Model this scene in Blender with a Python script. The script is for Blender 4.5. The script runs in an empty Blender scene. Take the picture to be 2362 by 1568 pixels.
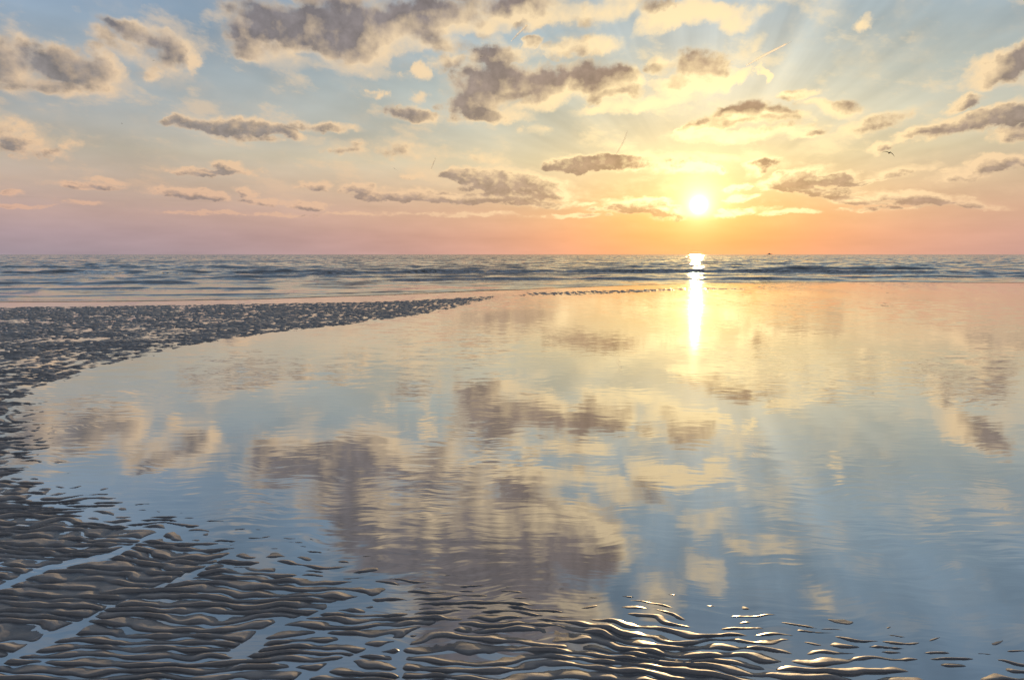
import bpy, bmesh, math
import numpy as np
from mathutils import Vector

scene = bpy.context.scene
COL = scene.collection
RES = 1.0      # mesh resolution of sand and sea
R = math.radians

# ------------------------------------------------------------------ camera
CAM_H = 1.6
PITCH = R(7.13)
FPX = 1575.0            # focal length in units where the photograph is 2362 wide
CX, CY = 1181.0, 784.0

def ray(px, py):
    dx = (px - CX) / FPX
    dy = (CY - py) / FPX
    c, s = math.cos(PITCH), math.sin(PITCH)
    return Vector((dx, c + dy * s, -s + dy * c)).normalized()

def azel(px, py):
    d = ray(px, py)
    return math.degrees(math.atan2(d.x, d.y)), math.degrees(math.asin(d.z))

def ground(px, py):
    d = ray(px, py)
    t = CAM_H / -d.z
    return d.x * t, d.y * t

def far_point(px, py, dist):
    return ray(px, py) * dist + Vector((0, 0, CAM_H))

cam_d = bpy.data.cameras.new('camera')
cam = bpy.data.objects.new('camera', cam_d)
COL.objects.link(cam)
cam.location = (0, 0, CAM_H)
cam.rotation_euler = (R(90) - PITCH, 0, 0)
cam_d.sensor_width = 36
cam_d.lens = 36 * FPX / 2362
cam_d.clip_start = 0.05
cam_d.clip_end = 120000
scene.camera = cam

SUN_AZ, SUN_EL = azel(1612, 473)
SUN_DIR = ray(1612, 473)

# ------------------------------------------------------------------ numpy noise
_rng = np.random.RandomState(11)
_ang = _rng.rand(256, 256).astype(np.float32) * 2 * np.pi
_gx, _gy = np.cos(_ang), np.sin(_ang)

def perlin(x, y, seed=0):
    x = np.asarray(x, np.float32) + 17.31 * seed + 1000
    y = np.asarray(y, np.float32) + 9.77 * seed + 1000
    xi = np.floor(x).astype(np.int32); yi = np.floor(y).astype(np.int32)
    fx = x - xi; fy = y - yi
    u = fx * fx * fx * (fx * (fx * 6 - 15) + 10)
    v = fy * fy * fy * (fy * (fy * 6 - 15) + 10)
    def g(ix, iy, ax, ay):
        a = (ix + 57 * (iy >> 8)) & 255; b = (iy + 31 * (ix >> 8)) & 255
        return _gx[a, b] * ax + _gy[a, b] * ay
    n00 = g(xi, yi, fx, fy); n10 = g(xi + 1, yi, fx - 1, fy)
    n01 = g(xi, yi + 1, fx, fy - 1); n11 = g(xi + 1, yi + 1, fx - 1, fy - 1)
    return ((n00 * (1 - u) + n10 * u) * (1 - v) + (n01 * (1 - u) + n11 * u) * v) * 1.5

def fbm(x, y, o=4, seed=0, gain=0.5):
    s = 0; a = 1.0; f = 1.0; t = 0
    for k in range(o):
        s = s + a * perlin(x * f, y * f, seed + k * 3)
        t += a; a *= gain; f *= 2.03
    return s / t * 1.3

def sstep(a, b, x):
    t = np.clip((x - a) / (b - a), 0, 1)
    return t * t * (3 - 2 * t)

def seg_dist(X, Y, pts, closed=False):
    d = np.full(X.shape, 1e9, np.float32)
    n = len(pts)
    for i in range(n if closed else n - 1):
        x0, y0 = pts[i]; x1, y1 = pts[(i + 1) % n]
        ex, ey = x1 - x0, y1 - y0
        L = ex * ex + ey * ey + 1e-9
        t = np.clip(((X - x0) * ex + (Y - y0) * ey) / L, 0, 1)
        d = np.minimum(d, np.hypot(X - x0 - t * ex, Y - y0 - t * ey))
    return d

def inside(X, Y, pts):
    c = np.zeros(X.shape, bool)
    n = len(pts)
    for i in range(n):
        x0, y0 = pts[i]; x1, y1 = pts[(i + 1) % n]
        if y0 == y1: continue
        hit = ((y0 > Y) != (y1 > Y)) & (X < (x1 - x0) * (Y - y0) / (y1 - y0) + x0)
        c ^= hit
    return c

def sdist(X, Y, pts):
    d = seg_dist(X, Y, pts, True)
    return np.where(inside(X, Y, pts), d, -d)

def grid_mesh(name, X, Y, Z, mat, smooth=True):
    nr, nc = X.shape
    co = np.empty((nr * nc, 3), np.float32)
    co[:, 0] = X.ravel(); co[:, 1] = Y.ravel(); co[:, 2] = Z.ravel()
    idx = np.arange(nr * nc, dtype=np.int32).reshape(nr, nc)
    q = np.stack([idx[:-1, :-1], idx[:-1, 1:], idx[1:, 1:], idx[1:, :-1]], -1).reshape(-1, 4)
    me = bpy.data.meshes.new(name)
    me.vertices.add(len(co)); me.vertices.foreach_set('co', co.ravel())
    me.loops.add(q.size); me.loops.foreach_set('vertex_index', q.ravel())
    me.polygons.add(len(q))
    me.polygons.foreach_set('loop_start', np.arange(0, q.size, 4, dtype=np.int32))
    me.polygons.foreach_set('loop_total', np.full(len(q), 4, np.int32))
    me.polygons.foreach_set('use_smooth', np.full(len(q), smooth))
    me.update(calc_edges=True)
    me.materials.append(mat)
    o = bpy.data.objects.new(name, me)
    COL.objects.link(o)
    return o

# ------------------------------------------------------------------ node helpers
def lin(c):
    return tuple(((v / 255 + 0.055) / 1.055) ** 2.4 if v / 255 > 0.04045 else v / 255 / 12.92 for v in c)

class NT:
    def __init__(s, nt): s.nt = nt; s.n = nt.nodes; s.l = nt.links
    def put(s, sock, v):
        if isinstance(v, bpy.types.NodeSocket): s.l.new(v, sock)
        elif v is not None:
            try: sock.default_value = v
            except (TypeError, ValueError): sock.default_value = (*v, 1)
    def m(s, op, a, b=None, c=None, clamp=False):
        n = s.n.new('ShaderNodeMath'); n.operation = op; n.use_clamp = clamp
        s.put(n.inputs[0], a); s.put(n.inputs[1], b); s.put(n.inputs[2], c)
        return n.outputs[0]
    def v(s, op, a, b=None, c=None, scale=None):
        n = s.n.new('ShaderNodeVectorMath'); n.operation = op
        s.put(n.inputs[0], a)
        if b is not None: s.put(n.inputs[1], b)
        if c is not None: s.put(n.inputs[2], c)
        if scale is not None: s.put(n.inputs['Scale'], scale)
        return n.outputs['Value'] if op in ('DOT_PRODUCT', 'LENGTH', 'DISTANCE') else n.outputs['Vector']
    def xyz(s, x, y, z=0.0):
        n = s.n.new('ShaderNodeCombineXYZ')
        for i, q in enumerate((x, y, z)): s.put(n.inputs[i], q)
        return n.outputs[0]
    def sep(s, v):
        n = s.n.new('ShaderNodeSeparateXYZ'); s.put(n.inputs[0], v)
        return n.outputs
    def noise(s, vec, scale, detail=4, rough=0.5, dim='2D', dist=0.0, color=False):
        n = s.n.new('ShaderNodeTexNoise'); n.noise_dimensions = dim
        s.put(n.inputs['Vector'], vec); s.put(n.inputs['Scale'], scale)
        n.inputs['Detail'].default_value = detail; n.inputs['Roughness'].default_value = rough
        n.inputs['Distortion'].default_value = dist
        return n.outputs['Color' if color else 'Fac']
    def rng(s, x, a, b, c=0.0, d=1.0, smooth=True):
        n = s.n.new('ShaderNodeMapRange')
        n.interpolation_type = 'SMOOTHSTEP' if smooth else 'LINEAR'
        for i, q in enumerate((x, a, b, c, d)): s.put(n.inputs[i], q)
        return n.outputs[0]
    def mix(s, f, a, b, mode='MIX'):
        n = s.n.new('ShaderNodeMix'); n.data_type = 'RGBA'; n.blend_type = mode
        s.put(n.inputs[0], f); s.put(n.inputs[6], a); s.put(n.inputs[7], b)
        return n.outputs[2]
    def ramp(s, f, stops):
        n = s.n.new('ShaderNodeValToRGB'); r = n.color_ramp
        while len(r.elements) < len(stops): r.elements.new(0.5)
        for e, (p, c) in zip(r.elements, sorted(stops)):
            e.position = p; e.color = (*lin(c), 1)
        s.put(n.inputs[0], f)
        return n.outputs[0]
    def gauss(s, x, w):          # exp(-(x/w)^2)
        q = s.m('DIVIDE', x, w); q = s.m('MULTIPLY', q, q)
        return s.m('EXPONENT', s.m('MULTIPLY', q, -1.0))
    def expo(s, x, w):
        return s.m('EXPONENT', s.m('DIVIDE', x, -w))

# ------------------------------------------------------------------ sky
# cloud lumps: (px, py, rx, ry, tilt, weight) in photograph units (2362 wide)
CLOUDS = [
 # upper left
 (40,150,110,58,-8,1.0),(150,155,130,42,-8,.95),(235,150,75,34,-18,.8),(90,190,110,24,-5,.75),(200,178,70,18,-6,.55),(350,165,36,18,0,.5),
 (230,75,55,22,0,.55),(330,80,90,30,-12,.8),(400,110,70,38,-32,.75),(452,145,34,24,-45,.55),(330,130,120,45,-10,.3),
 # dark mass at the top
 (560,62,80,42,0,.85),(680,62,180,52,-5,1.2),(790,95,150,55,-8,1.1),(860,60,170,62,0,1.25),(1000,35,190,52,0,1.2),(1200,18,180,42,0,1.1),(1310,30,110,34,0,.9),
 (800,145,110,16,-12,.5),(600,112,110,28,-12,.55),(1000,100,110,28,-5,.6),
 # centre
 (960,165,32,18,22,.8),(872,222,16,9,25,.6),(1040,150,60,18,12,.6),(1150,132,70,26,8,.85),(1330,108,95,26,0,.8),(1215,95,28,10,10,.5),
 (1110,205,100,46,0,1.15),(1075,240,60,36,0,1),(1200,188,105,46,0,1.15),(1130,262,80,20,-5,.9),(1290,190,100,38,18,1.1),(1400,192,90,40,0,1.15),(1250,228,90,22,15,.8),
 (1535,150,32,26,35,.65),(1620,163,85,38,-6,1.05),(1560,198,70,22,0,.7),(1700,185,42,12,22,.6),(1460,240,130,12,5,.45),
 (952,262,70,16,-3,.9),(950,224,22,14,0,.4),(1220,298,40,10,5,.3),
 # right of centre, above the sun
 (1615,292,46,24,28,.95),(1690,265,90,26,14,1.05),(1785,265,80,20,-8,.9),(1850,215,50,13,3,.6),(1930,248,75,20,-10,.6),(1740,305,150,16,0,.5),(1850,312,50,9,8,.6),
 (1600,24,140,26,-5,.95),(1700,45,48,22,0,.6),(1410,20,80,22,0,.6),(1530,50,60,22,20,.55),(1990,60,28,14,18,.55),(1768,172,14,17,0,.6),(1725,108,36,22,20,.3),
 # right
 (2310,150,90,34,22,1.05),(2355,120,60,28,25,1),(2230,235,60,16,14,.8),(2200,295,110,20,14,.95),(2315,265,110,28,12,1.15),(2120,308,60,15,10,.8),(2350,305,60,22,0,.8),
 (2040,338,42,13,4,.85),(2320,371,80,17,4,1.05),(2020,282,110,18,12,.45),(2080,268,44,14,10,.4),(2080,400,90,12,3,.35),(2250,400,90,14,8,.35),
 # left middle
 (430,282,45,15,3,.85),(520,292,115,22,-3,1.05),(625,302,95,17,-6,.95),(740,295,80,10,0,.6),(570,318,130,10,0,.45),
 (35,320,80,42,-12,.65),(100,348,55,15,-10,.4),(150,335,30,12,0,.3),
 (495,398,92,10,0,.9),(545,388,62,12,-6,.85),(190,428,95,8,0,.75),(245,418,60,7,-4,.5),(70,475,65,5,0,.6),(25,443,20,5,0,.5),(200,468,50,5,0,.4),
 (450,450,92,14,-5,.95),(400,444,60,10,0,.7),(580,446,28,12,-10,.8),(615,466,65,8,0,.75),(650,494,65,5,0,.55),(480,492,120,4,0,.4),
 (715,431,45,11,0,.8),(720,476,52,10,0,.85),(830,441,45,13,-3,.95),(870,455,60,10,0,.8),(950,448,80,15,2,1),(1045,455,110,13,-2,1),(1080,405,52,16,0,1.1),
 (1165,420,130,26,-2,1.15),(1250,438,70,17,-14,.95),(1130,456,180,13,0,1),(1240,471,95,9,0,.7),(1080,495,110,5,0,.45),(850,492,140,4,0,.4),
 (950,405,38,7,0,.5),(930,350,90,22,-8,.3),(800,345,60,16,0,.3),(1120,368,45,10,0,.3),
 (1320,379,68,14,0,.95),(1385,381,115,18,0,1.1),(1455,378,60,16,0,.95),(1565,384,95,14,0,.55),(1640,386,22,12,0,.5),
 (1465,471,80,14,0,.95),(1500,482,75,17,-14,1.05),(1545,490,45,13,-10,.9),(1320,496,85,6,0,.6),(1350,472,16,5,0,.5),(1430,482,60,8,0,.6),
 (1690,491,36,9,0,.75),(1730,487,40,9,0,.75),(1825,491,65,7,0,.65),
 (1830,412,95,20,8,1.1),(1905,412,65,17,-6,1),(1780,421,50,12,0,.7),(1865,436,115,14,-5,.9),(1985,421,75,6,8,.8),(1755,384,46,14,10,.6),(1705,430,22,8,12,.55),(1705,457,28,8,12,.6),
 (1990,461,80,11,-5,.85),(2110,455,100,11,-7,.95),(2150,468,100,9,-4,.7),(2240,477,85,7,-3,.65),(2050,480,120,5,0,.4),
]
# lumps above the frame, seen only mirrored in the pool: (az, el, raz, rel, tilt, weight) in degrees
HIGH = [
 (-9,23,8,3.8,0,1.9),(-1,23.5,10,5.0,0,2.1),(6,23.5,5.5,3.8,0,1.7),(-1,28.5,11,4,0,1.7),(-13,20.3,6,3,0,1.2),
 (12.5,27,2.6,2.2,0,.62),(16.5,25,2.2,1.5,25,.62),(21,22.6,4.2,1.2,-6,.62),(17,21.5,2.4,1.6,0,.55),(25.5,25.6,1.6,1.0,0,.5),(24,33,3,2.0,0,.45),(10,19.6,4.5,1.4,5,.6),
]

world = bpy.data.worlds.new('World'); scene.world = world
world.use_nodes = True
W = NT(world.node_tree)
W.n.clear()
tc = W.n.new('ShaderNodeTexCoord')
dirv = W.v('NORMALIZE', tc.outputs['Generated'])
dx_, dy_, dz_ = W.sep(dirv)
DEG = 180 / math.pi
az = W.m('MULTIPLY', W.m('ARCTAN2', dx_, dy_), DEG)
el = W.m('MULTIPLY', W.m('ARCSINE', dz_), DEG)
elc = W.m('MAXIMUM', el, 0.0)
P = W.xyz(az, elc, 0.0)

# horizontal compression of detail towards the horizon
stretch = W.m('ADD', W.m('MULTIPLY', W.expo(elc, 6.0), 1.7), 1.0)
elw = W.m('SUBTRACT', elc, W.m('MULTIPLY', W.expo(elc, 6.0), 1.7 * 6.0))   # integral of the stretch
PN = W.xyz(az, elw, 0.0)
w1 = W.noise(PN, 0.22, 2, 0.5, color=True)
w2 = W.noise(PN, 0.9, 4, 0.6, color=True)
warp = W.v('ADD', W.v('MULTIPLY', W.v('SUBTRACT', w1, (.5, .5, .5)), (3.2, 1.5, 0)),
           W.v('MULTIPLY', W.v('SUBTRACT', w2, (.5, .5, .5)), (1.6, 1.0, 0)))
sx, sy, _ = W.sep(warp)
sy = W.m('DIVIDE', sy, stretch)
U = W.m('ADD', az, sx); V_ = W.m('ADD', elc, sy)
SD = (SUN_AZ, SUN_EL)
PV = W.xyz(U, V_, 1.0)
PQ = W.xyz(W.m('MULTIPLY', U, U), W.m('MULTIPLY', U, V_), W.m('MULTIPLY', V_, V_))

def quad(caz, cel, ra, re, tilt, w):
    t = R(tilt); c, s = math.cos(t), math.sin(t)
    k = math.sqrt(w + 0.25)
    # a = (c*(u-caz)+s*(v-cel))/ra ; b = (-s*(u-caz)+c*(v-cel))/re
    a = np.array([c / ra, s / ra, -(c * caz + s * cel) / ra]) * k
    b = np.array([-s / re, c / re, (s * caz - c * cel) / re]) * k
    q = np.array([a[0]**2 + b[0]**2, 2 * (a[0]*a[1] + b[0]*b[1]), a[1]**2 + b[1]**2])
    l = np.array([2*(a[0]*a[2] + b[0]*b[2]), 2*(a[1]*a[2] + b[1]*b[2]), a[2]**2 + b[2]**2])
    return -l + np.array([0, 0, w]), -q
quads = []
for (px, py, rx, ry, t, w) in CLOUDS:
    a0, e0 = azel(px, py)
    a1, _ = azel(px + 5, py); _, e1 = azel(px, py - 5)
    quads.append(quad(a0, e0, rx * abs(a1 - a0) / 5 * 1.14, ry * abs(e1 - e0) / 5 * 1.30, t, w))
for h in HIGH:
    quads.append(quad(*h))

def field(pv, pq):
    acc = None
    for l, q in quads:
        v = W.m('ADD', W.v('DOT_PRODUCT', pv, tuple(l)), W.v('DOT_PRODUCT', pq, tuple(q)))
        acc = v if acc is None else W.m('SMOOTH_MAX', acc, v, 0.15)
    return W.m('MAXIMUM', acc, -0.6)
acc = field(PV, PQ)
# direction towards the light: the sun, and upwards for the low flat clouds
tos = W.v('NORMALIZE', W.v('ADD', W.v('NORMALIZE', W.v('SUBTRACT', (SUN_AZ, SUN_EL, 0), P)),
                           W.xyz(0.0, W.m('MULTIPLY', W.expo(elc, 5.0), 2.2), 0.0)))
tx, ty, _ = W.sep(tos)
step = W.m('ADD', 0.35, W.m('MULTIPLY', elc, 0.06))
U2_ = W.m('ADD', U, W.m('MULTIPLY', tx, step)); V2_ = W.m('ADD', V_, W.m('MULTIPLY', ty, step))
acc_l = field(W.xyz(U2_, V2_, 1.0), W.xyz(W.m('MULTIPLY', U2_, U2_), W.m('MULTIPLY', U2_, V2_), W.m('MULTIPLY', V2_, V2_)))
side = W.m('SUBTRACT', acc, acc_l)

# scattered generic cloud outside the part of the sky the photograph shows
cz = W.m('MAXIMUM', dz_, 0.08)
PG = W.xyz(W.m('DIVIDE', dx_, cz), W.m('DIVIDE', dy_, cz), 0)
gen = W.noise(PG, 0.9, 6, 0.55)
gmask = W.m('MAXIMUM', W.rng(W.m('ABSOLUTE', az), 42, 60), W.rng(elc, 29, 38))
genD = W.m('MULTIPLY', W.m('SUBTRACT', gen, 0.5), 3.0)
acc = W.m('ADD', acc, W.m('MULTIPLY', gmask, W.m('ADD', genD, 0.3)))

# towards-the-sun offset for the shading
fk = W.rng(elc, 5.0, 15.0)
def puff(p):
    a = W.noise(p, 0.85, 7, 0.56); b = W.noise(p, 0.36, 7, 0.52)
    return W.m('ADD', W.m('MULTIPLY', a, W.m('SUBTRACT', 1.0, fk)), W.m('MULTIPLY', b, fk))
fb = puff(PN)
fb2 = puff(W.v('ADD', PN, W.v('SCALE', tos, scale=W.m('ADD', 0.35, W.m('MULTIPLY', fk, 0.5)))))
D = W.m('ADD', acc, W.m('MULTIPLY', W.m('SUBTRACT', fb, 0.5), W.m('MULTIPLY', W.rng(elc, 4, 16, 1.9, 2.3), W.rng(elc, 19, 24, 1.0, .65))))
soft = W.rng(elc, 5, 24, .42, 1.05, smooth=False)
alpha = W.rng(D, -0.12, soft)
thick = W.rng(D, 0.05, W.m('ADD', W.m('MULTIPLY', soft, 1.05), .22))
lit = W.m('ADD', W.m('MULTIPLY', W.m('SUBTRACT', fb, fb2), 1.9), W.m('MULTIPLY', side, 0.85))

sdot = W.v('DOT_PRODUCT', dirv, tuple(SUN_DIR))
rad = W.m('MULTIPLY', W.m('ARCCOSINE', W.m('MINIMUM', sdot, 0.9999999)), DEG)
daz = W.m('SUBTRACT', az, SUN_AZ)

ef = W.m('DIVIDE', elc, 40.0, clamp=True)
def st(*p): return [(e / 40.0, c) for e, c in p]
far_c = W.ramp(ef, st((0,(160,148,160)),(1.5,(166,148,156)),(3,(178,154,152)),(5,(186,166,154)),(7.5,(180,172,160)),(10,(162,166,168)),(13,(150,162,172)),(17,(134,156,180)),(21,(124,150,178)),(28,(112,136,162)),(40,(128,144,166))))
mid_c = W.ramp(ef, st((0,(216,160,138)),(1.5,(220,163,134)),(3,(224,174,138)),(5,(224,190,150)),(7.5,(218,202,164)),(10,(206,202,178)),(13,(190,196,184)),(17,(170,186,190)),(21,(150,172,186)),(28,(122,146,168)),(40,(134,146,162))))
sun_c = W.ramp(ef, st((0,(240,158,116)),(1.5,(250,166,104)),(3,(252,188,110)),(5,(252,214,146)),(7.5,(248,224,166)),(10,(236,220,178)),(13,(220,214,190)),(17,(192,200,198)),(21,(160,180,192)),(28,(126,148,168)),(40,(138,148,160))))
f_mid = W.gauss(daz, 31.0)
f_sun = W.gauss(daz, 10.0)
base = W.mix(f_mid, far_c, mid_c)
base = W.mix(f_sun, base, sun_c)
behind = W.rng(W.m('ABSOLUTE', daz), 50, 110, 1.0, .32)
base = W.v('SCALE', base, scale=W.m('MAXIMUM', behind, W.rng(elc, 40, 80)))
# broad soft veils of thin cloud and beams fanning out from the sun
ang = W.m('ARCTAN2', W.m('SUBTRACT', elc, SUN_EL), daz)
raysn = W.noise(W.xyz(W.m('MULTIPLY', ang, 3.2), W.m('MULTIPLY', rad, 0.02), 0), 1.6, 3, 0.6)
rays = W.m('MULTIPLY', W.m('SUBTRACT', raysn, 0.5), W.m('MULTIPLY', W.rng(rad, 3, 12), W.rng(elc, 1.0, 6.0)))
veil = W.noise(W.xyz(W.m('MULTIPLY', az, 0.45), elw, 0), 0.17, 4, 0.55)
veil = W.m('SUBTRACT', veil, 0.5)
mod = W.m('ADD', 1.0, W.m('ADD', W.m('MULTIPLY', rays, 0.5), W.m('MULTIPLY', veil, 0.5)))
base = W.v('SCALE', base, scale=mod)

# glow round the sun, cut off below by the cloud bank on the horizon
bank = W.rng(W.m('ADD', elc, W.m('MULTIPLY', sy, 0.6)), SUN_EL - 1.35, SUN_EL - 0.5)
rad2 = W.v('LENGTH', W.xyz(W.m('MULTIPLY', daz, 1.0), W.m('MULTIPLY', W.m('SUBTRACT', elc, SUN_EL), 0.8), 0))
def glow(c, f): return W.v('SCALE', c, scale=f)
g_wide = glow((.60, .42, .20), W.m('MULTIPLY', W.expo(rad2, 5.0), 0.22))
g_mid = glow((1.0, .78, .30), W.m('MULTIPLY', W.m('MULTIPLY', W.expo(rad2, 1.2), 1.6), W.rng(bank, 0, 1, .12, 1)))
g_low = glow((1.0, .32, .02), W.m('MULTIPLY', W.m('MULTIPLY', W.expo(rad2, 3.0), 0.35), W.m('SUBTRACT', 1.0, bank)))
skyc = W.v('ADD', base, W.v('ADD', g_wide, W.v('ADD', g_mid, g_low)))

# cloud colours: mauve grey bodies, peach and cream edges, yellow-white near the sun
near = W.expo(rad, 13.0)
wisp0 = W.noise(W.v('ADD', PN, (31, 7, 0)), 1.5, 5, .6)
body = W.ramp(ef, st((0,(152,130,134)),(3,(146,130,132)),(6,(144,133,130)),(10,(136,130,128)),(16,(124,121,127)),(24,(112,112,120)),(40,(104,108,122))))
body = W.mix(W.m('MULTIPLY', near, 1.0, clamp=True), body, (*lin((196,150,98)), 1))
body = W.v('SCALE', body, scale=W.m('ADD', W.rng(fb, .34, .66, 1.16, .86), W.m('MULTIPLY', W.m('SUBTRACT', wisp0, .5), -.5)))
edge = W.ramp(ef, st((0,(206,160,146)),(3,(216,172,150)),(8,(230,196,160)),(16,(234,206,172)),(28,(226,204,172)),(40,(180,170,160))))
edge = W.mix(W.m('MULTIPLY', W.expo(rad, 12.0), 1.25, clamp=True), edge, (1.25, 1.0, .52, 1))
edge = W.mix(W.m('MULTIPLY', W.expo(rad, 5.0), 1.1, clamp=True), edge, (2.2, 1.7, .8, 1))
shade = W.m('SUBTRACT', thick, lit, clamp=True)
cloudc = W.mix(shade, edge, body)
# thin bright vapour hanging round and between the lumps
wisp = W.noise(W.xyz(W.m('MULTIPLY', az, 0.6), W.m('ADD', elw, W.m('MULTIPLY', daz, .18)), 0), 0.33, 6, 0.6)
Dv = W.m('ADD', acc, W.m('MULTIPLY', W.m('SUBTRACT', W.m('MULTIPLY', W.m('ADD', fb, wisp), .5), 0.5), 2.6))
vap = W.m('MULTIPLY', W.rng(Dv, -0.8, 0.35), W.m('MULTIPLY', W.rng(elc, 1.5, 5.0), W.m('MULTIPLY', W.rng(side, -.45, .35, .16, .62), W.m('MULTIPLY', W.rng(rad, 8, 40, 1.1, .7), W.rng(elc, 17, 23, 1.0, .25)))))
vap = W.m('MAXIMUM', vap, W.m('MULTIPLY', W.m('MULTIPLY', W.rng(wisp, .50, .72), W.rng(elc, 2.0, 7.0)), W.rng(elc, 16, 26, .5, .12)))
skyc = W.mix(W.m('MULTIPLY', vap, W.rng(rad, 1.0, 3.0)), skyc, edge)
# low clouds sink into the haze
hz = W.m('MULTIPLY', alpha, W.rng(elc, 0.8, 3.4, 0.0, 1.0))
hz = W.m('MULTIPLY', hz, W.rng(rad, 0.9, 2.0, 0.0, 1.0))
fade = W.rng(elc, 1.5, 9.0, 0.72, 0.96)
final = W.mix(W.m('MULTIPLY', hz, fade), skyc, cloudc)
disc = W.m('ADD', W.m('MULTIPLY', W.gauss(rad, .36), 9.0), W.m('MULTIPLY', W.expo(rad, .6), 1.4))
final = W.v('ADD', final, glow((1.0, .93, .72), disc))
# physical sky added faintly on top
nish = W.n.new('ShaderNodeTexSky'); nish.sky_type = 'NISHITA'
nish.sun_disc = False
nish.sun_elevation = R(SUN_EL); nish.sun_rotation = R(SUN_AZ)
final = W.v('ADD', final, W.v('SCALE', nish.outputs[0], scale=0.005))
bg = W.n.new('ShaderNodeBackground'); W.put(bg.inputs[0], final); bg.inputs[1].default_value = 1.0
wo = W.n.new('ShaderNodeOutputWorld'); W.l.new(bg.outputs[0], wo.inputs[0])
world.cycles.sampling_method = 'NONE'

sun_d = bpy.data.lights.new('sun', 'SUN')
sun_d.energy = 4.2; sun_d.angle = R(0.6); sun_d.color = (1.0, .67, .32)
sun = bpy.data.objects.new('sun', sun_d); COL.objects.link(sun)
sun.rotation_euler = SUN_DIR.to_track_quat('Z', 'Y').to_euler()

# ------------------------------------------------------------------ materials
def new_mat(name):
    m = bpy.data.materials.new(name); m.use_nodes = True
    t = NT(m.node_tree); t.n.clear()
    out = t.n.new('ShaderNodeOutputMaterial')
    return m, t, out

def water_mat(name, strength_sock_fn, f0, pw=3.0, body=None, rough=0.02, tint=(.55, .62, .66)):
    m, t, out = new_mat(name)
    geo = t.n.new('ShaderNodeNewGeometry')
    pos = geo.outputs['Position']
    slope = strength_sock_fn(t, pos)
    nrm = t.v('NORMALIZE', t.v('ADD', geo.outputs['Normal'], slope))
    cosi = t.m('ABSOLUTE', t.v('DOT_PRODUCT', nrm, geo.outputs['Incoming']))
    fres = t.m('MULTIPLY_ADD', t.m('POWER', t.m('SUBTRACT', 1.0, cosi, clamp=True), pw), 1.0 - f0, f0)
    gl = t.n.new('ShaderNodeBsdfGlossy'); gl.inputs['Roughness'].default_value = rough
    gl.inputs['Color'].default_value = (.97, .97, .97, 1)
    t.put(gl.inputs['Normal'], nrm)
    mx = t.n.new('ShaderNodeMixShader'); t.put(mx.inputs[0], fres)
    if body is None:
        b = t.n.new('ShaderNodeBsdfTransparent'); b.inputs[0].default_value = (*tint, 1)
    else:
        b = t.n.new('ShaderNodeBsdfDiffuse'); b.inputs[0].default_value = (*body, 1)
    t.l.new(b.outputs[0], mx.inputs[1]); t.l.new(gl.outputs[0], mx.inputs[2])
    t.l.new(mx.outputs[0], out.inputs[0])
    return m

def pool_slope(t, pos):
    # wind ripples: crests lie across the view, gusts make patches
    big = t.noise(t.v('MULTIPLY', pos, (.32, .2, 0)), 1.0, 3, .5)
    patch = t.rng(big, .42, .66, .28, .9)
    p2 = t.v('ADD', pos, t.v('SCALE', t.noise(pos, 1.3, 2, .5, color=True), scale=.35))
    a = t.v('SUBTRACT', t.noise(t.v('MULTIPLY', p2, (2.2, 16, 0)), 1.0, 2, .5, color=True), (.5, .5, .5))
    b = t.v('SUBTRACT', t.noise(t.v('MULTIPLY', p2, (6, 46, 0)), 1.0, 1, .5, color=True), (.5, .5, .5))
    # grainy shallow film over the sand, in patches
    g = t.v('SUBTRACT', t.noise(t.v('MULTIPLY', pos, (1.6, 3.2, 0)), 1.0, 4, .7, color=True), (.5, .5, .5))
    _, yq, _ = t.sep(pos)
    gm = t.m('MULTIPLY', t.rng(yq, 6, 13, 0, 1), t.rng(t.noise(t.v('MULTIPLY', pos, (.11, .10, 0)), 1.0, 2, .5), .40, .60))
    ab = t.v('ADD', t.v('MULTIPLY', a, (.036, .095, 0)), t.v('MULTIPLY', b, (.02, .055, 0)))
    # choppier film where the flat runs out towards the sea
    _, yy, _ = t.sep(pos)
    dist = t.rng(yy, 5, 22, .75, 1.25)
    return t.v('ADD', t.v('SCALE', ab, scale=t.m('MULTIPLY', patch, dist)), t.v('SCALE', t.v('MULTIPLY', g, (.08, .15, 0)), scale=gm))

def sea_slope(t, pos):
    a = t.v('SUBTRACT', t.noise(t.v('MULTIPLY', pos, (.24, .34, 0)), 1.0, 8, .68, color=True), (.5, .5, .5))
    b = t.v('SUBTRACT', t.noise(t.v('MULTIPLY', pos, (.012, .02, 0)), 1.0, 3, .6, color=True), (.5, .5, .5))
    _, yy, _ = t.sep(pos)
    v = t.v('ADD', t.v('MULTIPLY', a, (.4, 1.5, 0)), t.v('MULTIPLY', b, (.1, .35, 0)))
    v = t.v('ADD', v, (0, -.10, 0))
    return t.v('SCALE', v, scale=t.rng(yy, 26, 62, .35, 1.0))

pool_m = water_mat('pool_water', pool_slope, .52, rough=0.03)
sea_m = water_mat('sea_water', sea_slope, .06, pw=3.6, body=(.055, .06, .066), rough=0.05)

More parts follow.
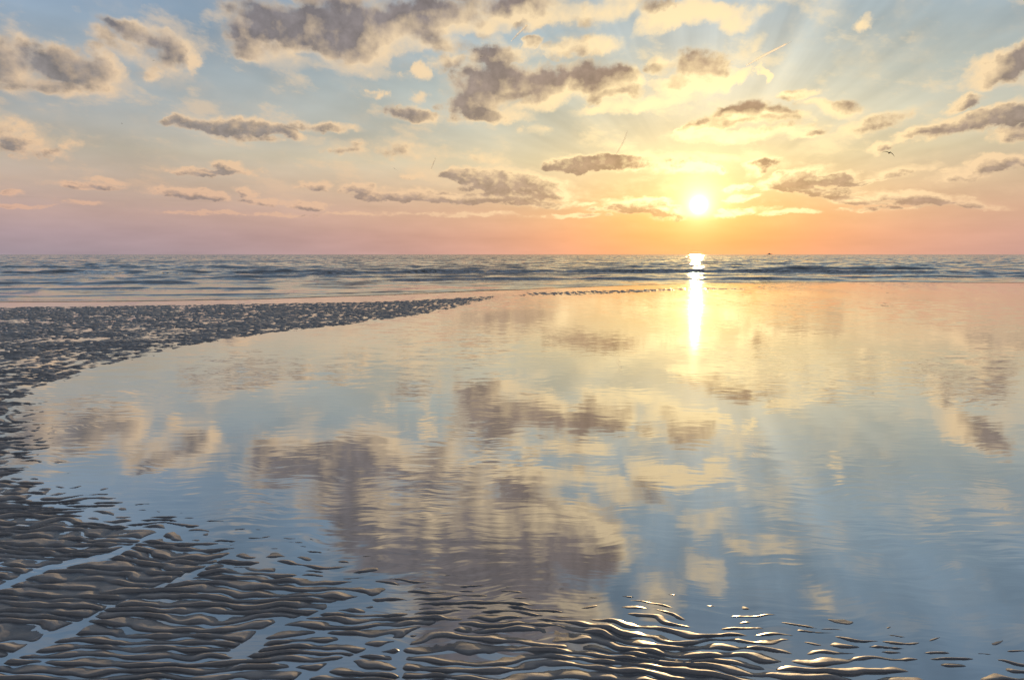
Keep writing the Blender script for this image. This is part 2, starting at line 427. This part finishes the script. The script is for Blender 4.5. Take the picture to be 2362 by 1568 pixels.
sand_m, t, out = new_mat('wet_sand')
geo = t.n.new('ShaderNodeNewGeometry'); pos = geo.outputs['Position']
n1 = t.noise(pos, 3.0, 5, .6, dim='3D'); n2 = t.noise(pos, 90.0, 3, .7, dim='3D')
c = t.mix(n1, (.30, .292, .295, 1), (.48, .462, .45, 1))
c = t.mix(t.m('MULTIPLY', n2, .4), c, (.07, .058, .05, 1))
_, _, hz_ = t.sep(pos)
wet = t.rng(t.m('ADD', hz_, t.m('MULTIPLY', t.m('SUBTRACT', n1, .5), .006)), .0005, .0075, 1.0, 0.0)
c = t.mix(wet, c, t.v('MULTIPLY', c, (.36, .38, .42)))      # soaked sand is darker
air = t.rng(hz_, -.002, .0002)       # no wet sheen under the water itself
pb = t.n.new('ShaderNodeBsdfPrincipled')
t.put(pb.inputs['Base Color'], c)
pb.inputs['Roughness'].default_value = .6
t.put(pb.inputs['Coat Weight'], t.m('MULTIPLY', t.m('MULTIPLY_ADD', wet, .6, .38), air))
t.put(pb.inputs['Coat Roughness'], t.m('MULTIPLY_ADD', wet, -.20, t.rng(n1, .3, .7, .38, .55)))
pb.inputs['Coat IOR'].default_value = 1.42; pb.inputs['Specular IOR Level'].default_value = .1
bp = t.n.new('ShaderNodeBump'); bp.inputs['Strength'].default_value = .6; bp.inputs['Distance'].default_value = .003
t.put(bp.inputs['Height'], t.noise(pos, 160.0, 4, .7, dim='3D'))
t.l.new(bp.outputs[0], pb.inputs['Normal'])
t.l.new(pb.outputs[0], out.inputs[0])

# ------------------------------------------------------------------ shoreline of the open sea
SHORE_PX = [(-900,700),(0,697),(300,695),(600,690),(900,680),(1200,668),(1500,657),(1700,652),(2000,650),(2362,653),(3200,662)]
_su, _sy = [], []
for p in SHORE_PX:
    gx, gy = ground(*p); _su.append(gx / gy); _sy.append(gy)
def shore_y(u): return np.interp(u, _su, _sy)

# ------------------------------------------------------------------ sand
BAR = [(1140,688),(1000,722),(840,745),(640,767),(500,787),(400,808),(300,830),(200,858),(110,892),(75,912),(55,960),(72,1010),(60,1060),(100,1110),(130,1140),(240,1168),(330,1188),(480,1222),(580,1266),(690,1288),(830,1318),(900,1348),(1060,1375),(1230,1398),(1400,1398),(1600,1425),(1700,1440),(1780,1470),(1900,1488),(2060,1525),(2250,1528),(2362,1545)]
bar = [ground(*p) for p in BAR] + [(2.6, 2.0), (4.0, 1.5), (4.0, -3.0), (-60, -3.0), (-60, 22)] + [ground(*p) for p in [(-300, 712), (0, 709), (500, 702), (900, 695), (1150, 682)]]
bar2 = [ground(*p) for p in [(1180,684),(1400,679),(1620,668),(1800,668),(1620,663),(1400,669),(1210,674)]]
CH = [[(0,1530),(90,1490),(230,1410),(350,1360),(470,1310),(560,1265),(640,1240)],
      [(0,1352),(120,1312),(250,1285),(340,1240),(420,1215)],
      [(925,1560),(925,1500),(940,1462),(1010,1440)],
      [(700,1560),(850,1500),(930,1490)],
      [(560,1500),(640,1440),(760,1405),(830,1385)]]
CHG = [[ground(*p) for p in c_] for c_ in CH]

Yr = [1.35]
while Yr[-1] < 46:
    y_ = Yr[-1]
    Yr.append(y_ + max(0.0042, 0.0020 * y_) * (1.0 if y_ < 12 else 1.15) / RES)
Yr = np.array(Yr, np.float32)
Un = np.linspace(-1.05, 1.05, int(1300 * RES)).astype(np.float32)
YY, UU = np.meshgrid(Yr, Un, indexing='ij')
XX = (UU * YY).astype(np.float32)
# ragged outline: warp the coordinates the outline is measured in
wx = fbm(XX / .5, YY / .35, 3, 5) * .12; wy = fbm(XX / .5, YY / .35, 3, 15) * .10
s1 = sdist(XX + wx, YY + wy, bar)
s2 = sdist(XX + wx, YY + wy, bar2)
A = np.interp(YY, [2, 3, 5, 12, 30], [.0125, .0135, .018, .028, .036]).astype(np.float32)
trough = np.where(s1 < 0, -.70 + s1 * 2.4, -.70 + .58 * sstep(0, .25, s1) + .07 * sstep(.3, 1.5, s1))
trough = np.maximum(trough - .31 * sstep(5, 9, YY), -2.6)
t2 = np.where(s2 < 0, -1.0 + s2 * .8, -1.0 + .45 * sstep(0, .8, s2))
trough = np.maximum(trough, t2)
# nearly emergent shoals on the right of the flat
sh = fbm(XX / 7, YY / 4, 3, 61)
zone = sstep(.60, .35, np.abs(UU - .42) / .42) * sstep(14, 22, YY) * sstep(44, 34, YY)
trough = np.maximum(trough, -1.50 + .28 * zone + sh * .35 - 1.5 * (1 - zone))
# ripples
lam = np.interp(YY, [2, 2.8, 4, 7, 15, 30], [.056, .059, .072, .13, .28, .42]).astype(np.float32)
cum = np.cumsum(np.gradient(Yr) / lam[:, 0])[:, None].astype(np.float32)
wp = fbm(XX / .62, YY / .30, 3, 21) * 1.45 + fbm(XX / .18, YY / .12, 2, 33) * .40 + fbm(XX / 2.4, YY / 1.6, 2, 41) * 2.2
phi = cum + wp + XX * .35 + 1.4 * np.maximum(XX + .3, 0)
fr = phi - np.floor(phi)
k = np.floor(phi)
# each crest row gets its own break-up along its length
br = perlin(XX / .135 + k * 7.31, k * 3.17, 71) * .95 + perlin(XX / .085 + k * 3.7, k * 1.7, 72) * .30
br = br * np.interp(YY, [4, 12], [1.0, .75])
h = np.where(fr < .25, np.sin(np.pi / 2 * fr / .25) ** 1.7, np.cos(np.pi / 2 * (fr - .25) / .75) ** 1.25)
h = h ** 1.25
amp = np.clip(.84 + br * 1.05 + fbm(XX / 1.3, YY / .9, 2, 81) * .35, 0.02, 1.22)
chd = np.full(XX.shape, 9., np.float32)
for g in CHG: chd = np.minimum(chd, seg_dist(XX, YY, g))
chw = (.016 + .005 * YY) * (1 + .7 * fbm(XX / .5, YY / .5, 2, 92))
chw = np.maximum(chw, .008)
chf = sstep(.3, 1.5, (chd + fbm(XX / .30, YY / .22, 3, 91) * .07) / chw)
amp = amp * (.10 + .90 * chf)
Z = A * (trough + amp * h + (fbm(XX / .075, YY / .05, 2, 95) * .075 + fbm(XX / .024, YY / .018, 2, 98) * .035) * sstep(12, 5, YY) - (1 - chf) * .30)
Z = Z + fbm(XX / 1.6, YY / 1.1, 2, 97) * .0035 * sstep(-.2, .5, s1)
edge_ = sstep(0, 3, shore_y(UU) + 1.0 - YY)
Z = Z * edge_ - .07 * (1 - edge_)
sand = grid_mesh('sand', XX, YY, Z, sand_m)
sand['kind'] = 'structure'
# the same sand runs on behind and beside the camera, lower and smooth
gx = np.array([-400, -60, -8, 0, 8, 60, 400], np.float32); gy = np.array([-300, -40, -5, 1.3, 20, 60, 90], np.float32)
GY, GX = np.meshgrid(gy, gx, indexing='ij')
base_o = grid_mesh('beach_ground', GX, GY, np.full(GX.shape, -.16, np.float32), sand_m)
base_o['kind'] = 'structure'

# ------------------------------------------------------------------ pool water
Ur = np.linspace(-1.25, 1.25, 160)
Tr = np.linspace(0, 1, 40) ** 1.5
TT, U2 = np.meshgrid(Tr, Ur, indexing='ij')
Y1 = shore_y(U2) + .35
PY = 1.2 + (Y1 - 1.2) * TT
pool = grid_mesh('tidal_pool_water', U2 * PY, PY, np.zeros(PY.shape), pool_m)
pool['kind'] = 'structure'

# ------------------------------------------------------------------ sea
S = [0.0]
while S[-1] < 700:
    S.append(S[-1] + max(.07, .0022 * S[-1] if S[-1] < 60 else .0042 * S[-1]) / RES)
S = np.array(S + [900, 1300, 2200, 4500, 10000, 22000, 50000], np.float32)
Us = np.linspace(-1.25, 1.25, int(1100 * RES)).astype(np.float32)
SS, U3 = np.meshgrid(S, Us, indexing='ij')
SY = shore_y(U3).astype(np.float32) + SS
SX = (U3 * SY).astype(np.float32)
def crest(px_pts, width, height, seed, steep=3.0):
    g = [ground(*p) for p in px_pts]
    us = [a / b for a, b in g]; ys = [b for a, b in g]
    yc = np.interp(U3, us, ys) + fbm(SX / 6, SX * 0 + seed, 2, seed) * 1.0 + fbm(SX / 1.7, SX * 0, 2, seed + 3) * .3
    lo, hi = us[0], us[-1]
    env = sstep(lo, lo + .08, U3) * sstep(hi, hi - .08, U3)
    env = env * (.88 + .45 * fbm(SX / 4, SX * 0 + 5, 3, seed + 9))
    d_ = (SY - yc) / width
    prof = np.where(d_ < 0, np.exp(-(d_ * steep) ** 2), np.exp(-d_ ** 2))
    return np.maximum(env, 0) * prof * height, np.maximum(env, 0) * np.exp(-((d_ + .35) * 3.2) ** 2)
H = np.zeros(SX.shape, np.float32); foam = np.zeros(SX.shape, np.float32)
for (pts, w_, hh, sd, fo) in [
    ([(650,634),(1000,631),(1500,629),(1900,631),(2400,633),(2700,634)], 2.2, .30, 101, 1.0),
    ([(-500,633),(200,632),(700,629),(900,627)], 2.6, .30, 111, .3),
    ([(-500,660),(0,657),(250,655),(520,656)], 1.4, .17, 121, .3),
    ([(-500,673),(0,670),(400,668),(700,668)], 1.0, .10, 131, .2),
    ([(-500,688),(0,686),(400,683),(760,680),(1000,672)], .7, .055, 141, .2),
    ([(760,652),(1000,648),(1400,645),(1800,646),(2000,648)], 1.5, .15, 151, .8),
    ([(100,645),(500,642),(900,641),(1200,640)], 1.8, .16, 161, .4),
    ([(1650,624),(1850,622),(2100,622),(2250,624)], 3.5, .30, 171, .1),
    ([(1700,643),(1900,643),(2150,640),(2800,641)], 1.2, .12, 181, .3),
    ([(-500,620),(150,618),(400,617),(620,619)], 4.5, .30, 191, .1),
    ([(2000,616),(2200,614),(2600,616)], 5.0, .30, 201, .1)]:
    a, b = crest(pts, w_, hh, sd); H += a; foam = np.maximum(foam, b * fo)
grow = sstep(.0, 14, SS); off = sstep(10, 60, SS)
# long low swell and chop, wider and higher farther out
sw = fbm(SX / 9 + 3, SY / 3.2, 3, 211)
ch1 = fbm(SX / 2.2, SY / .8, 3, 221); ch2 = fbm(SX / 22, SY / 8, 3, 231)
H += grow * (.05 + .05 * off) * sw + grow * (.028 + .035 * off) * ch1 + off * .16 * ch2
H += .006 + .012 * np.exp(-((SS - .25) / .2) ** 2) + .02 * sstep(0, 3, SS)
H = np.where(SS < 6, np.maximum(H, .006), H)
H = np.where(SS > 750, 0.0, H)
sea = grid_mesh('sea', SX, SY, H, sea_m)
sea['kind'] = 'structure'
at = sea.data.attributes.new('foam', 'FLOAT', 'POINT')
at.data.foreach_set('value', (np.clip(foam, 0, 1)).ravel().astype(np.float32))
# foam on the breaking crests
t = NT(sea_m.node_tree)
out = [n for n in t.n if n.type == 'OUTPUT_MATERIAL'][0]
prev = out.inputs[0].links[0].from_socket
att = t.n.new('ShaderNodeAttribute'); att.attribute_name = 'foam'
geo = t.n.new('ShaderNodeNewGeometry')
fn = t.noise(t.v('MULTIPLY', geo.outputs['Position'], (1.4, 2.5, 6)), 1.5, 5, .65, dim='3D')
ff = t.rng(t.m('MULTIPLY', att.outputs['Fac'], t.rng(fn, .45, .62)), .08, .5, 0, .75)
fd = t.n.new('ShaderNodeBsdfDiffuse'); fd.inputs[0].default_value = (.62, .64, .68, 1)
mx = t.n.new('ShaderNodeMixShader'); t.put(mx.inputs[0], ff)
t.l.new(prev, mx.inputs[1]); t.l.new(fd.outputs[0], mx.inputs[2]); t.l.new(mx.outputs[0], out.inputs[0])

# ------------------------------------------------------------------ contrails
con_m, t, out = new_mat('ice_trail')
tr = t.n.new('ShaderNodeBsdfTransparent'); tl = t.n.new('ShaderNodeBsdfTranslucent'); tl.inputs[0].default_value = (1, .97, .92, 1)
df = t.n.new('ShaderNodeBsdfDiffuse'); df.inputs[0].default_value = (.95, .95, .95, 1)
m1 = t.n.new('ShaderNodeMixShader'); m1.inputs[0].default_value = .1
t.l.new(tl.outputs[0], m1.inputs[1]); t.l.new(df.outputs[0], m1.inputs[2])
lw = t.n.new('ShaderNodeLayerWeight'); lw.inputs[0].default_value = .4
tcn = t.n.new('ShaderNodeTexCoord')
al = t.m('MULTIPLY', t.rng(lw.outputs['Facing'], .0, 1.0, .9, 0.0), t.rng(t.noise(tcn.outputs['Object'], .012, 4, .6, dim='3D'), .3, .55, .7, 1))
gb = t.n.new('ShaderNodeNewGeometry'); al = t.m('MULTIPLY', al, t.m('SUBTRACT', 1.0, gb.outputs['Backfacing']))
m2 = t.n.new('ShaderNodeMixShader'); t.put(m2.inputs[0], al)
t.l.new(tr.outputs[0], m2.inputs[1]); t.l.new(m1.outputs[0], m2.inputs[2]); t.l.new(m2.outputs[0], out.inputs[0])

def contrail(pts, dist, label):
    base = far_point(pts[0][0], pts[0][1], dist)
    P3 = [far_point(x, y, dist * (1 + .02 * i)) - base for i, (x, y, r) in enumerate(pts)]
    RR = [1.35 * r / FPX * dist for (_, _, r) in pts]
    # resample
    me = bpy.data.meshes.new('contrail'); bm = bmesh.new()
    N = 28; rings = []
    for j in range(N + 1):
        f = j / N * (len(P3) - 1); i = min(int(f), len(P3) - 2); f -= i
        c = P3[i].lerp(P3[i + 1], f); r = RR[i] * (1 - f) + RR[i + 1] * f
        d = (P3[i + 1] - P3[i]).normalized()
        a = d.cross(Vector((0, 1, 0))).normalized(); b = d.cross(a).normalized()
        r *= 1 + .18 * math.sin(j * 2.3) * math.sin(j * .9 + 1)
        rings.append([bm.verts.new(c + (a * math.cos(q) + b * math.sin(q)) * r) for q in [2 * math.pi * k_ / 12 for k_ in range(12)]])
    for r0, r1 in zip(rings, rings[1:]):
        for k_ in range(12):
            bm.faces.new((r0[k_], r0[(k_ + 1) % 12], r1[(k_ + 1) % 12], r1[k_]))
    bm.faces.new(rings[0][::-1]); bm.faces.new(rings[-1])
    bmesh.ops.recalc_face_normals(bm, faces=bm.faces)
    for f_ in bm.faces: f_.smooth = True
    bm.to_mesh(me); bm.free(); me.materials.append(con_m)
    o = bpy.data.objects.new('contrail', me); COL.objects.link(o); o.location = base
    o['label'] = label; o['category'] = 'contrail'; o['group'] = 'contrails of airliners in the evening sky'
    return o
contrail([(1179,96,.5),(1194,80,2.0),(1216,59,1.6)], 9000, 'short thick white contrail against the dark cloud at the top')
contrail([(1721,152,.8),(1765,127,2.2),(1812,103,1.6),(1826,96,.5)], 8500, 'long straight white contrail sloping across blue sky right of the clouds')
contrail([(1421,357,.8),(1434,335,1.4),(1442,318,1.4),(1447,303,.6)], 11000, 'thin curved contrail rising from the cloud left of the sun')
contrail([(994,391,.5),(999,378,1.7),(1005,364,.6)], 12000, 'short faint contrail low above the grey cloud bank, left of centre')
contrail([(905,386,.4),(910,389,.8),(917,394,.3)], 13000, 'tiny faint contrail, the smallest and leftmost, above the cloud bank')

# ------------------------------------------------------------------ gulls
def plain(name, col, rough=.6):
    m, t, out = new_mat(name)
    pb = t.n.new('ShaderNodeBsdfPrincipled'); pb.inputs['Roughness'].default_value = rough
    tcn = t.n.new('ShaderNodeTexCoord')
    nn = t.noise(tcn.outputs['Object'], 9.0, 4, .6, dim='3D')
    t.put(pb.inputs['Base Color'], t.mix(nn, (*[v * .75 for v in col], 1), (*[min(1, v * 1.2) for v in col], 1)))
    t.l.new(pb.outputs[0], out.inputs[0])
    return m
feather_m = plain('grey_feathers', (.10, .085, .075))
def make_gull():
    # local axes: x = wing span, y = flight direction, z = up; span about 1.2 m
    bm = bmesh.new()
    body = [(-.30, .006, .0), (-.22, .03, .0), (-.10, .058, -.005), (.02, .066, -.01), (.12, .052, 0), (.18, .036, .012), (.225, .036, .02), (.26, .020, .016), (.30, .006, .008)]
    rings = []
    for (y, r, z) in body:
        rings.append([bm.verts.new((math.cos(a) * r, y, z + math.sin(a) * r * .9)) for a in [2 * math.pi * k_ / 12 for k_ in range(12)]])
    for r0, r1 in zip(rings, rings[1:]):
        for k_ in range(12): bm.faces.new((r0[k_], r0[(k_ + 1) % 12], r1[(k_ + 1) % 12], r1[k_]))
    bm.faces.new(rings[0][::-1]); bm.faces.new(rings[-1])
    # fanned tail
    tv = [bm.verts.new(p) for p in [(-.02, -.24, .006), (.02, -.24, .006), (.065, -.38, .0), (-.065, -.38, .0), (-.02, -.24, -.004), (.02, -.24, -.004), (.065, -.38, -.006), (-.065, -.38, -.006)]]
    for f_ in [(0, 1, 2, 3), (7, 6, 5, 4), (0, 4, 5, 1), (1, 5, 6, 2), (2, 6, 7, 3), (3, 7, 4, 0)]: bm.faces.new([tv[i] for i in f_])
    # wings: bent up from the shoulder, then drooping towards the tip
    for sgn, sec in ((-1, [(.03, .07, .14, .02), (.16, .10, .13, .085), (.30, .11, .115, .105), (.45, .05, .085, .07), (.58, -.03, .045, .015), (.66, -.09, .012, -.03)]),
                     (1, [(.03, .07, .14, .02), (.14, .10, .135, .03), (.26, .11, .12, -.02), (.36, .05, .10, -.13), (.44, -.03, .06, -.26), (.49, -.09, .018, -.37)])):
        pr = None
        for (x, y, ch_, z) in sec:
            q = [bm.verts.new((sgn * x, y + dy_, z + dz2)) for dy_, dz2 in ((0, .0), (-ch_ * .3, .014), (-ch_ * 1.0, .004), (-ch_ * 1.3, -.002), (-ch_ * .9, -.004), (-ch_ * .3, -.010))]
            if pr:
                for i in range(6):
                    vs = (pr[i], pr[(i + 1) % 6], q[(i + 1) % 6], q[i])
                    bm.faces.new(vs if sgn > 0 else vs[::-1])
            else: bm.faces.new(q[::-1] if sgn > 0 else q)
            pr = q
        bm.faces.new(pr if sgn > 0 else pr[::-1])
    for f_ in bm.faces: f_.smooth = True
    me = bpy.data.meshes.new('gull'); bm.to_mesh(me); bm.free(); me.materials.append(feather_m)
    return me
gull_me = make_gull()
def gull(px, py, dist, rz, ry, label):
    o = bpy.data.objects.new('gull', gull_me); COL.objects.link(o)
    o.location = far_point(px, py, dist); o.rotation_euler = (R(-8), ry, rz)
    o['label'] = label; o['category'] = 'gull'; o['group'] = 'gulls in flight over the sea'
    return o
gull(2051, 353, 78, R(-12), R(6), 'dark gull gliding with bent wings below the clouds on the right')
gull(355, 140, 330, R(30), R(-10), 'tiny distant gull under the arched cloud at upper left')
gull(281, 285, 380, R(-40), R(12), 'tiny distant gull in the pale sky left of the flat grey cloud')
gull(1109, 131, 340, R(20), R(0), 'tiny distant gull against the brown cloud at top centre')

# ------------------------------------------------------------------ ship on the horizon
hull_m = plain('hazed_hull_tone', (.62, .50, .45)); sup_m = plain('hazed_white_tone', (.75, .66, .60))  # distance haze put into the colour: hull and upperworks tinted pale pinkish
def box(bm, x0, x1, y0, y1, z0, z1, tx=0.0):
    v = [bm.verts.new(p) for p in [(x0, y0, z0), (x1, y0, z0), (x1, y1, z0), (x0, y1, z0), (x0 + tx, y0, z1), (x1 - tx, y0, z1), (x1 - tx, y1, z1), (x0 + tx, y1, z1)]]
    for f_ in [(3, 2, 1, 0), (4, 5, 6, 7), (0, 1, 5, 4), (1, 2, 6, 5), (2, 3, 7, 6), (3, 0, 4, 7)]: bm.faces.new([v[i] for i in f_])
def part(name, bm, m, parent):
    me = bpy.data.meshes.new(name); bm.to_mesh(me); bm.free(); me.materials.append(m)
    o = bpy.data.objects.new(name, me); COL.objects.link(o); o.parent = parent
    return o
ship = bpy.data.objects.new('ship', None); COL.objects.link(ship)
d_ = ray(1775, 587); ship.location = (d_.x / d_.y * 14000, 14000, 0)
ship['label'] = 'faint pale ship on the horizon to the right of the sun'; ship['category'] = 'ship'
bm = bmesh.new()
secs = [(-56, 7, 9), (-50, 9, 9), (0, 9, 9), (35, 9, 9), (50, 5, 10.5), (60, .6, 12)]
pr = None
for (x, hw, zt) in secs:
    k0 = .86 if x < 40 else .6
    q = [bm.verts.new(p) for p in [(x * (.97), -hw * k0, -.5), (x * .97, hw * k0, -.5), (x, hw, zt), (x, -hw, zt)]]
    if pr:
        for i in range(4): bm.faces.new((pr[i], pr[(i + 1) % 4], q[(i + 1) % 4], q[i]))
    else: bm.faces.new(q[::-1])
    pr = q
bm.faces.new(pr); bmesh.ops.recalc_face_normals(bm, faces=bm.faces)
part('hull', bm, hull_m, ship)
bm = bmesh.new(); box(bm, -30, 22, -7, 7, 9.02, 16, 2); box(bm, -22, 14, -6, 6, 16.02, 22, 2); box(bm, -14, 8, -5, 5, 22.02, 27, 2)
part('superstructure', bm, sup_m, ship)
bm = bmesh.new(); box(bm, -11, -5, -2, 2, 27.02, 34, 1); part('funnel', bm, hull_m, ship)
bm = bmesh.new(); box(bm, 2.6, 3.4, -.4, .4, 27.02, 37, .2); box(bm, 1.0, 5.0, -.2, .2, 33, 33.5, 0); part('mast', bm, sup_m, ship)

# ------------------------------------------------------------------ render settings
scene.view_settings.view_transform = 'Standard'
scene.view_settings.look = 'None'
scene.view_settings.exposure = 0
scene.view_settings.gamma = 1
scene.cycles.max_bounces = 5
scene.cycles.transparent_max_bounces = 8
scene.cycles.sample_clamp_indirect = 6
